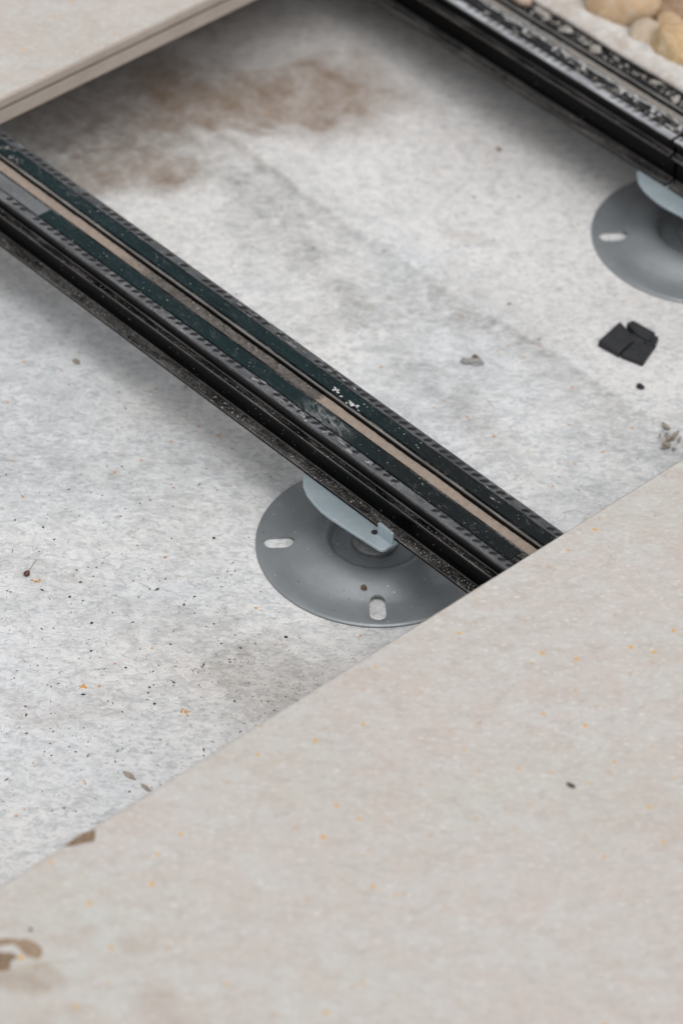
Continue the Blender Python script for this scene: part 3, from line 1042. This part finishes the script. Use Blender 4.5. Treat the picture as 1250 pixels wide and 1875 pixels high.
def head_outline():
    near = [(-0.0470, 0), (-0.0458, -.012), (-0.0405, -.0262), (-0.0330, -.0328), (-0.0255, -.0365), (-0.0173, -.0388), (-0.0089, -.0403), (-0.0010, -.0405),
            (0.0150, -.0394), (0.0405, -.0373), (0.0425, -.0362), (0.0432, -.0340), (0.0432, -.0297)]
    far = [(x, -y) for x, y in near[1:]][::-1]
    return near + far


PT = B - 0.0002      # head plate top


def make_pedestal():
    root = empty('pedestal', (0, 0, 0))
    o = base_disc()
    o.parent = root
    bm = lathe_bm([(0, .0037), (.0150, .0037), (.0150, .0062), (.0145, .0068), (.0118, .0078), (.0112, .0150), (.0105, .0158), (0, .0158)], 48)
    c = from_bm('collar', bm, MAT['nut'], root, True)
    bevel(c, 0.0003)
    # threaded rod
    prof_ = [(0, .0158)]
    z = .0158
    while z < PT - .0092:
        prof_ += [(.0068, z), (.0080, z + .0006), (.0080, z + .0009), (.0068, z + .0015)]
        z += .0017
    prof_ += [(.0068, PT - .0060), (0, PT - .0060)]
    from_bm('threaded_rod', lathe_bm(prof_, 36), MAT['nut'], root)
    bm = bmesh.new()
    prism_z(bm, [(.0125 * math.cos(math.pi * k / 3), .0125 * math.sin(math.pi * k / 3)) for k in range(6)], PT - .0110, PT - .0032)
    bevel(from_bm('hex_nut', bm, MAT['nut'], root), 0.0008)
    bm = bmesh.new()
    prism_z(bm, head_outline(), PT - .0026, PT)
    h = bevel(from_bm('head_plate', bm, MAT['zinc'], root), 0.0006, 3)
    for s in (-1, 1):
        bm = bmesh.new()
        y = s * 0.0282
        # upturned lug bent from the plate's end, with a rounded foot
        pr_ = []
        for i in range(6):
            t = math.pi / 2 * i / 5
            pr_.append((y - s * 0.0 + s * (-0.0034 + 0.0034 * (1 - math.sin(t))) * 0, 0))
        y0, y1 = (y - .0009, y + .0009)
        xs_ = [(0.0300, PT - .0002), (0.0420, PT - .0002), (0.0432, PT + .0008), (0.0432, PT + .0082), (0.0424, PT + .0090), (0.0308, PT + .0098), (0.0300, PT + .0090)]
        A = [bm.verts.new((x, y0, z)) for x, z in xs_]
        Bv = [bm.verts.new((x, y1, z)) for x, z in xs_]
        for i in range(len(xs_)):
            j = (i + 1) % len(xs_)
            bm.faces.new((A[i], A[j], Bv[j], Bv[i]))
        bm.faces.new(A)
        bm.faces.new(Bv)
        bevel(from_bm('lug', bm, MAT['zinc'], h), 0.0004)
        bm = bmesh.new()                               # relief hole beside the lug
        bmesh.ops.create_cone(bm, cap_ends=True, segments=16, radius1=.0021, radius2=.0021, depth=0.0003, matrix=Matrix.Translation((0.0279, s * 0.0292, PT + .0001)))
        from_bm('relief_hole', bm, MAT['rubber'], h)
    return root


def copy_tree(o, parent=None):
    c = o.copy()
    COL.objects.link(c)
    if parent is not None:
        c.parent = parent
    for ch in list(o.children):
        copy_tree(ch, c)
    return c


ped = make_pedestal()
tag(ped, 'round grey steel pedestal under the near rail, its two slots in view', 'pedestal', 'round steel pedestals under the rails')
ped2 = copy_tree(ped)
ped2.location = (P2[0], P2[1], 0)
ped2.rotation_euler = (0, 0, math.radians(1.5))
ped2['label'] = 'round grey steel pedestal cut off by the right edge of the photo'


# ------------------------------------------------------------------ BLACK PLASTIC SPACER (three linked pads)
def pad_solid(name, corners, z0, z1, inset, parent):
    bm = bmesh.new()
    cx = sum(p[0] for p in corners) / len(corners)
    cy = sum(p[1] for p in corners) / len(corners)
    lo = [bm.verts.new((x, y, z0)) for x, y in corners]
    hi = [bm.verts.new((cx + (x - cx) * inset, cy + (y - cy) * inset, z1)) for x, y in corners]
    n = len(corners)
    for i in range(n):
        bm.faces.new((lo[i], lo[(i + 1) % n], hi[(i + 1) % n], hi[i]))
    bm.faces.new(lo)
    bm.faces.new(hi)
    return bevel(from_bm(name, bm, MAT['rubber'], parent), 0.0009, 3)


spc = empty('spacer', (-0.031, 0.263, 0))
tag(spc, 'black rubber spacer of joined square pads lying on white fleece', 'spacer')
zg = zground(-0.031, 0.263) - .0002
rel = lambda P: [(x - (-0.031), y - 0.263) for x, y in P]
pad_solid('pad', rel([(-0.0440, 0.2470), (-0.0258, 0.2488), (-0.0290, 0.2680), (-0.0492, 0.2740)]), zg, zg + .0052, 0.97, spc)
pad_solid('pad', rel([(-0.0252, 0.2495), (-0.0090, 0.2545), (-0.0160, 0.2730), (-0.0284, 0.2672)]), zg, zg + .0044, 0.97, spc)
pad_solid('block', rel([(-0.0300, 0.2705), (-0.0195, 0.2725), (-0.0235, 0.2820), (-0.0430, 0.2800), (-0.0440, 0.2745)]), zg, zg + .0066, 0.97, spc)
pad_solid('hinge_web', rel([(-0.0345, 0.2640), (-0.0225, 0.2650), (-0.0230, 0.2735), (-0.0345, 0.2745)]), zg, zg + .0048, 0.97, spc)
pad_solid('notched_end', rel([(-0.0225, 0.2695), (-0.0155, 0.2730), (-0.0208, 0.2822), (-0.0255, 0.2795)]), zg, zg + .0050, 0.97, spc)


# ------------------------------------------------------------------ LITTER
def debris(name, label, cat, x, y, r, mat, seed, squash=(1, 1, .6), amp=0.45, group=None, z=None, rz=0.0, sub=2, smooth=False):
    me = lump_mesh(r, seed, amp, sub, 1.5, squash)
    me.name = name
    o = link(name, me, MAT[mat], None, smooth)
    zmin = min(v.co.z for v in me.vertices)
    o.location = (x, y, (zground(x, y) if z is None else z) - zmin * 0.85)
    o.rotation_euler = (0, 0, rz)
    return tag(o, label, cat, group)


# twisted grey scrap: two folded pieces and a dark hollow
scr = empty('metal_scrap', (-0.087, 0.173, zground(-0.087, 0.173)))
tag(scr, 'small twisted grey scrap lying alone on the fleece, left of the black spacer', 'scrap')
o = link('shell', lump_mesh(.0050, 4, .55, 2, 1.3, (1.3, .55, .55)), MAT['lump'], scr)
o.location, o.rotation_euler = (.0005, .0005, .0022), (0, .1, .75)
o = link('shell', lump_mesh(.0030, 9, .5, 2, 1.6, (1.0, .7, .7)), MAT['lump'], scr)
o.location, o.rotation_euler = (-.0045, -.0035, .0016), (0, 0, .4)
o = link('dark_core', lump_mesh(.0026, 6, .4, 2, 1.4, (1.1, .8, .8)), MAT['grit_brown'], scr)
o.location, o.rotation_euler = (-.0005, .0022, .0036), (0, 0, .2)

debris('crumb', 'black crumb on the fleece below the black rubber spacer', 'crumb', 0.0054, 0.2369, .0024, 'rubber', 3, (1.3, .8, .8))
debris('crumb', 'brown crumb lying on the round disc of the near pedestal', 'crumb', 0.0295, -0.0374, .0019, 'grit_brown', 8, (1, .9, 1.0), z=.0066)
debris('crumb', 'tiny dark crumb alone on the beige foreground slab', 'crumb', 0.2964, -0.1378, .0017, 'grit', 5, (1.5, .7, .6), rz=0.2, z=ZT)
debris('crumb', 'olive brown crumb on the white fleece near the far rail', 'crumb', -0.2469, 0.3552, .0022, 'leaf', 12, (1.2, .8, .4))
debris('crumb', 'pinkish brown clod on the fleece left of the near rail', 'crumb', -0.2587, -0.0283, .0026, 'leaf_grey', 15, (1.2, .8, .4))
debris('crumb', 'tiny dark crumb at the left edge of the beige foreground slab', 'crumb', 0.1833, -0.4270, .0010, 'grit', 18, (1.2, .8, .6), z=ZT)
debris('mortar_lump', 'pinkish mortar clod stuck at the top end of the far rail', 'mortar lump', -0.2790, DY + .0120, .0068, 'clod', 22, (1.3, 1, .7), z=T, smooth=True)


def leaf_bit(name, label, cat, x, y, L, W, rz, mat, z=None, curl=0.25, parent=None, seed=1, lift=0.0):
    """Curled flake of dead leaf with ragged edge, real thickness."""
    r2 = random.Random(seed)
    n, mrow = 9, 5
    bm = bmesh.new()
    V = []
    for i in range(n):
        u = i / (n - 1)
        w = W * (math.sin(math.pi * min(1, u * .9 + .08)) ** .6) * r2.uniform(.75, 1.1)
        row = []
        for j in range(mrow):
            v = j / (mrow - 1) - .5
            xx, yy = (u - .5) * L, v * w
            row.append(bm.verts.new((xx + r2.uniform(-.04, .04) * L, yy, abs(v) ** 1.5 * curl * W * 1.6 + r2.uniform(0, .05) * W + u * lift)))
        V.append(row)
    for i in range(n - 1):
        for j in range(mrow - 1):
            bm.faces.new((V[i][j], V[i + 1][j], V[i + 1][j + 1], V[i][j + 1]))
    o = from_bm(name, bm, MAT[mat], parent, True)
    s = o.modifiers.new('thick', 'SOLIDIFY')
    s.thickness = 0.0003
    s.offset = 1
    o.location = (x, y, ((zground(x, y) if z is None else z) + .0002) if parent is None else z)
    o.rotation_euler = (0, 0, rz)
    if label:
        tag(o, label, cat)
    return o




def flat_flake(label, outline, mat):
    """Thin soaked flake with the ragged outline it has, lying on the slab."""
    cx = sum(q[0] for q in outline) / len(outline)
    cy = sum(q[1] for q in outline) / len(outline)
    pts = []
    n = len(outline)
    for i in range(n):
        (xa, ya), (xb, yb) = outline[i], outline[(i + 1) % n]
        for k in range(4):
            t = k / 4
            j = random.uniform(-.00025, .00025)
            pts.append((xa + (xb - xa) * t - cx + j, ya + (yb - ya) * t - cy - j))
    bm = bmesh.new()
    prism_z(bm, pts, 0.00002, 0.00032)
    o = from_bm('leaf_flake', bm, MAT[mat])
    o.location = (cx, cy, ZT)
    return tag(o, label, 'leaf flake')


flat_flake('brown dead leaf flake stuck on the far edge of the foreground slab at left', [(0.149, -0.3759), (0.148, -0.3686), (0.1482, -0.3622), (0.15, -0.3553), (0.1544, -0.3587), (0.1566, -0.3617), (0.1536, -0.3675), (0.152, -0.3719)], 'leaf')
flat_flake('arched tan leaf flake on the foreground slab, upper of two at left edge', [(0.177, -0.4451), (0.1798, -0.4396), (0.1832, -0.4369), (0.1869, -0.4326), (0.1926, -0.4307), (0.1974, -0.4309), (0.2014, -0.4349), (0.2007, -0.4373), (0.1962, -0.4402), (0.1909, -0.4395), (0.1846, -0.4399), (0.1824, -0.4436), (0.18, -0.4475)], 'leaf_tan')
flat_flake('dark brown leaf flake on the foreground slab, lower of two at left edge', [(0.1835, -0.4503), (0.1877, -0.446), (0.191, -0.444), (0.1938, -0.4441), (0.1928, -0.4476), (0.1949, -0.4508), (0.1973, -0.452), (0.1959, -0.4553), (0.1931, -0.458)], 'leaf')
for lab, ol in (('thin brown leaf flake on the fleece, the one farther from the slab edge', [(.0461, -.2475), (.0490, -.2452), (.0530, -.2450), (.0567, -.2460), (.0551, -.2472), (.0498, -.2488)]),
                ('thin grey leaf flake on the fleece beside the slab edge', [(.0608, -.2461), (.0645, -.2448), (.0690, -.2451), (.0688, -.2468), (.0636, -.2472)])):
    o = flat_flake(lab, ol, 'leaf_grey')
    o.location.z = zground(o.location.x, o.location.y) + .0005

clus = empty('leaf_crumbs', (0.0530, 0.2120, zground(0.053, 0.212)))
tag(clus, 'little heap of crumbled dry leaf at the right edge beside the foreground slab', 'leaf litter')
for i in range(15):
    a = random.uniform(0, 6.28)
    q = random.uniform(0, 1)
    leaf_bit('leaf_piece', None, None, q * .011 * math.cos(a), q * .013 * math.sin(a), random.uniform(.0025, .0065), random.uniform(.0012, .0030), random.uniform(0, 6), 'leaf_grey', .0003 + .0006 * i * .3, .4, clus, 30 + i, .002)

sd = empty('seed', (-0.1208, -0.1834, zground(-0.1208, -0.1834)))
tag(sd, 'round red brown seed with a thin stalk on the fleece at far left', 'seed')
o = link('seed_head', lump_mesh(.0021, 2, .2, 2, 1.2, (1, 1, .9)), MAT['seed'], sd, True)
o.location = (0, 0, .0016)
cu = MB()
p0, p1 = Vector((0, 0, .0016)), Vector((-.0065, .0130, .0012))
dv = (p1 - p0).normalized()
side = dv.cross(Vector((0, 0, 1))) * .00025
upv = Vector((0, 0, .00025))
ring_ = [side, upv, -side, -upv]
cu.add([tuple(p0 + r) for r in ring_] + [tuple(p1 + r * .6) for r in ring_], [(i, (i + 1) % 4, 4 + (i + 1) % 4, 4 + i) for i in range(4)] + [(4, 5, 6, 7)])
cu.build('stalk', MAT['seed_stalk'], sd)


def on_disc(x, y):
    return any(math.hypot(x - px, y - py) < 0.077 for px, py in ((0, 0), P2))


# grit nobody could count
mbk, mbb = MB(), MB()
cnt = 0
while cnt < 2600:
    if random.random() < 0.72:
        x, y = random.gauss(-0.02, 0.13), random.gauss(-0.20, 0.10)
    else:
        x, y = random.uniform(-0.45, 0.15), random.uniform(-0.40, 0.40)
    if not (-0.9 < x < 0.147 and -0.6 < y < 0.41) or on_disc(x, y):
        continue
    cnt += 1
    r = 0.00027 * random.lognormvariate(0, 0.6)
    r = min(r, .0012)
    crumb(mbk if random.random() < .7 else mbb, x, y, zground(x, y) + r * .3, r, .7, random.choice((1, 1, 1.5, 2.2)))
for _ in range(420):                                   # denser sand in the dirty patch beside the foreground slab
    x, y = random.gauss(0.045, 0.026), random.gauss(-0.135, 0.022)
    if on_disc(x, y) or x > .147:
        continue
    r = random.uniform(.00015, .00042)
    crumb(mbk if random.random() < .5 else mbb, x, y, zground(x, y) + r * .3, r, .7)
for _ in range(60):                                    # a few on the discs
    a, q = random.uniform(0, 6.28), math.sqrt(random.random()) * .073
    r = random.uniform(.0002, .0005)
    zz = float(np.interp(q, [0, .0265, .035, .040, .053, .066, .075], [.0036, .0038, .0078, .0077, .0047, .0028, .0025]))
    crumb(mbk, q * math.cos(a), q * math.sin(a), zz + r * .3, r)
tag(mbk.build('dark_grit', MAT['grit']), 'fine dark grit scattered over the white fleece', kind='stuff')
tag(mbb.build('brown_grit', MAT['grit_brown']), 'fine brown grit scattered over the white fleece', kind='stuff')
mb = MB()
for x, y, r in ((-.1155, -.1830, .0022), (-.1120, -.1800, .0016), (-.0231, -.2201, .0024), (.0358, -.1872, .0024), (.0310, -.1885, .0017), (-.1423, -.0045, .0017),
                (.0323, .1725, .0015), (-.0067, -.0939, .0016), (.0385, -.2705, .0014), (-.0705, .2180, .0013), (-.0864, .1948, .0012)):
    for _ in range(5):
        crumb(mb, x + random.gauss(0, r * .5), y + random.gauss(0, r * .5), zground(x, y) + .0001, r * random.uniform(.3, .6), .35)
tag(mb.build('rust_crumbs', simple('rust_orange', (0.50, 0.22, 0.05), (0.62, 0.36, 0.10), 0.9, 300)), 'orange rusty crumbs dotted over the white fleece', kind='stuff')


# ------------------------------------------------------------------ PEBBLES beyond the far rail
def pebble(label, x, y, z, rx, ry, rz_, mat, seed, rot=0.0, tilt=0.0, angular=False):
    from mathutils import noise as mn
    bm = bmesh.new()
    if angular:
        rr = random.Random(seed)
        pts = []
        while len(pts) < 26:
            v = Vector((rr.gauss(0, 1), rr.gauss(0, 1), rr.gauss(0, 1))).normalized()
            pts.append(bm.verts.new(v * rr.uniform(.9, 1.08)))
        bmesh.ops.convex_hull(bm, input=bm.verts[:])
        for _ in range(2):
            bmesh.ops.subdivide_edges(bm, edges=bm.edges[:], cuts=1, use_grid_fill=True)
        for _ in range(2):
            bmesh.ops.smooth_vert(bm, verts=bm.verts[:], factor=.4, use_axis_x=True, use_axis_y=True, use_axis_z=True)
        off = Vector((seed, seed * .3, 2))
        for v in bm.verts:
            v.co *= 1.08 + .07 * mn.noise(v.co * 3.5 + off) + .03 * mn.noise(v.co * 9 + off)
    else:
        bmesh.ops.create_icosphere(bm, subdivisions=4, radius=1.0)
        off = Vector((seed * 3.1, seed * 1.7, seed * .9))
        for v in bm.verts:
            v.co *= 1 + .17 * mn.noise(v.co * 0.9 + off) + .05 * mn.noise(v.co * 2.6 + off)
    for v in bm.verts:
        v.co = Vector((v.co.x * rx, v.co.y * ry, v.co.z * rz_))
    o = from_bm('pebble', bm, MAT[mat], None, True)
    o.location = (x + .0125, y - .0185, z + .0105)
    o.rotation_euler = (tilt, tilt * .6, rot)
    return tag(o, label, 'pebble', 'river pebbles beyond the far rail')


pebble('large smooth tan pebble at the top edge, biggest of the heap', -0.235, 0.466, .089, .0265, .0195, .019, 'stone_tan', 3, 0.75)
pebble('small beige pebble tucked under the large tan one, against the fleece', -0.243, 0.4390, .0790, .0095, .0085, .0080, 'stone_beige', 5, 0.4)
pebble('upright oval beige pebble between the large tan and the golden one', -0.2040, 0.4560, .0810, .0165, .0125, .0135, 'stone_beige', 7, 1.6, 0.3)
pebble('angular golden stone at the right edge beside the fleece', -0.1745, 0.4600, .0850, .0240, .0205, .0195, 'stone_gold', 11, 0.5, 0.2, True)
pebble('brown grey pebble behind the golden stone at top right corner', -0.206, 0.492, .0830, .020, .018, .014, 'stone_brown', 13, 0.9)
pebble('grey pebble in the top right corner above the golden stone', -0.184, 0.500, .0880, .015, .013, .012, 'stone_grey', 15, 0.3)
pebble('flat tan pebble lying against the fleece at the heap’s left end', -0.286, 0.4540, .0800, .020, .012, .012, 'stone_tan', 17, 0.2)
pebble('dull brown pebble behind the left end of the pebble heap', -0.283, 0.484, .0810, .018, .015, .012, 'stone_brown', 19, 1.0)
pebble('small white chip between the beige pebbles and the fleece', -0.2165, 0.4450, .0730, .0058, .0048, .0042, 'stone_grey', 21, 0.6)
pebble('small dark brown pebble in the gap beside the oval beige one', -0.2250, 0.4660, .0720, .0090, .0080, .0070, 'stone_brown', 23, 0.6)
pebble('little tan pebble wedged behind the oval beige one', -0.1990, 0.4760, .0860, .0105, .0090, .0085, 'stone_tan', 31, 0.2)
pebble('little whitish pebble at the top edge, left of the large tan one', -0.2660, 0.4640, .0840, .0110, .0090, .0085, 'stone_grey', 33, 1.2)
pebble('greyish beige pebble peeping out right below the golden stone', -0.1490, 0.4520, .0730, .0120, .0085, .0070, 'stone_grey', 27, 0.4)
mb = MB()
for _ in range(900):
    x, y = random.uniform(-0.36, -0.08), random.uniform(0.442, 0.56)
    crumb(mb, x, y - .012, 0.081 + random.uniform(-.003, .004), random.uniform(.0008, .0026), .7)
tag(mb.build('fine_gravel', MAT['grit_brown']), 'fine brown gravel in the gaps between the pebbles', kind='stuff')
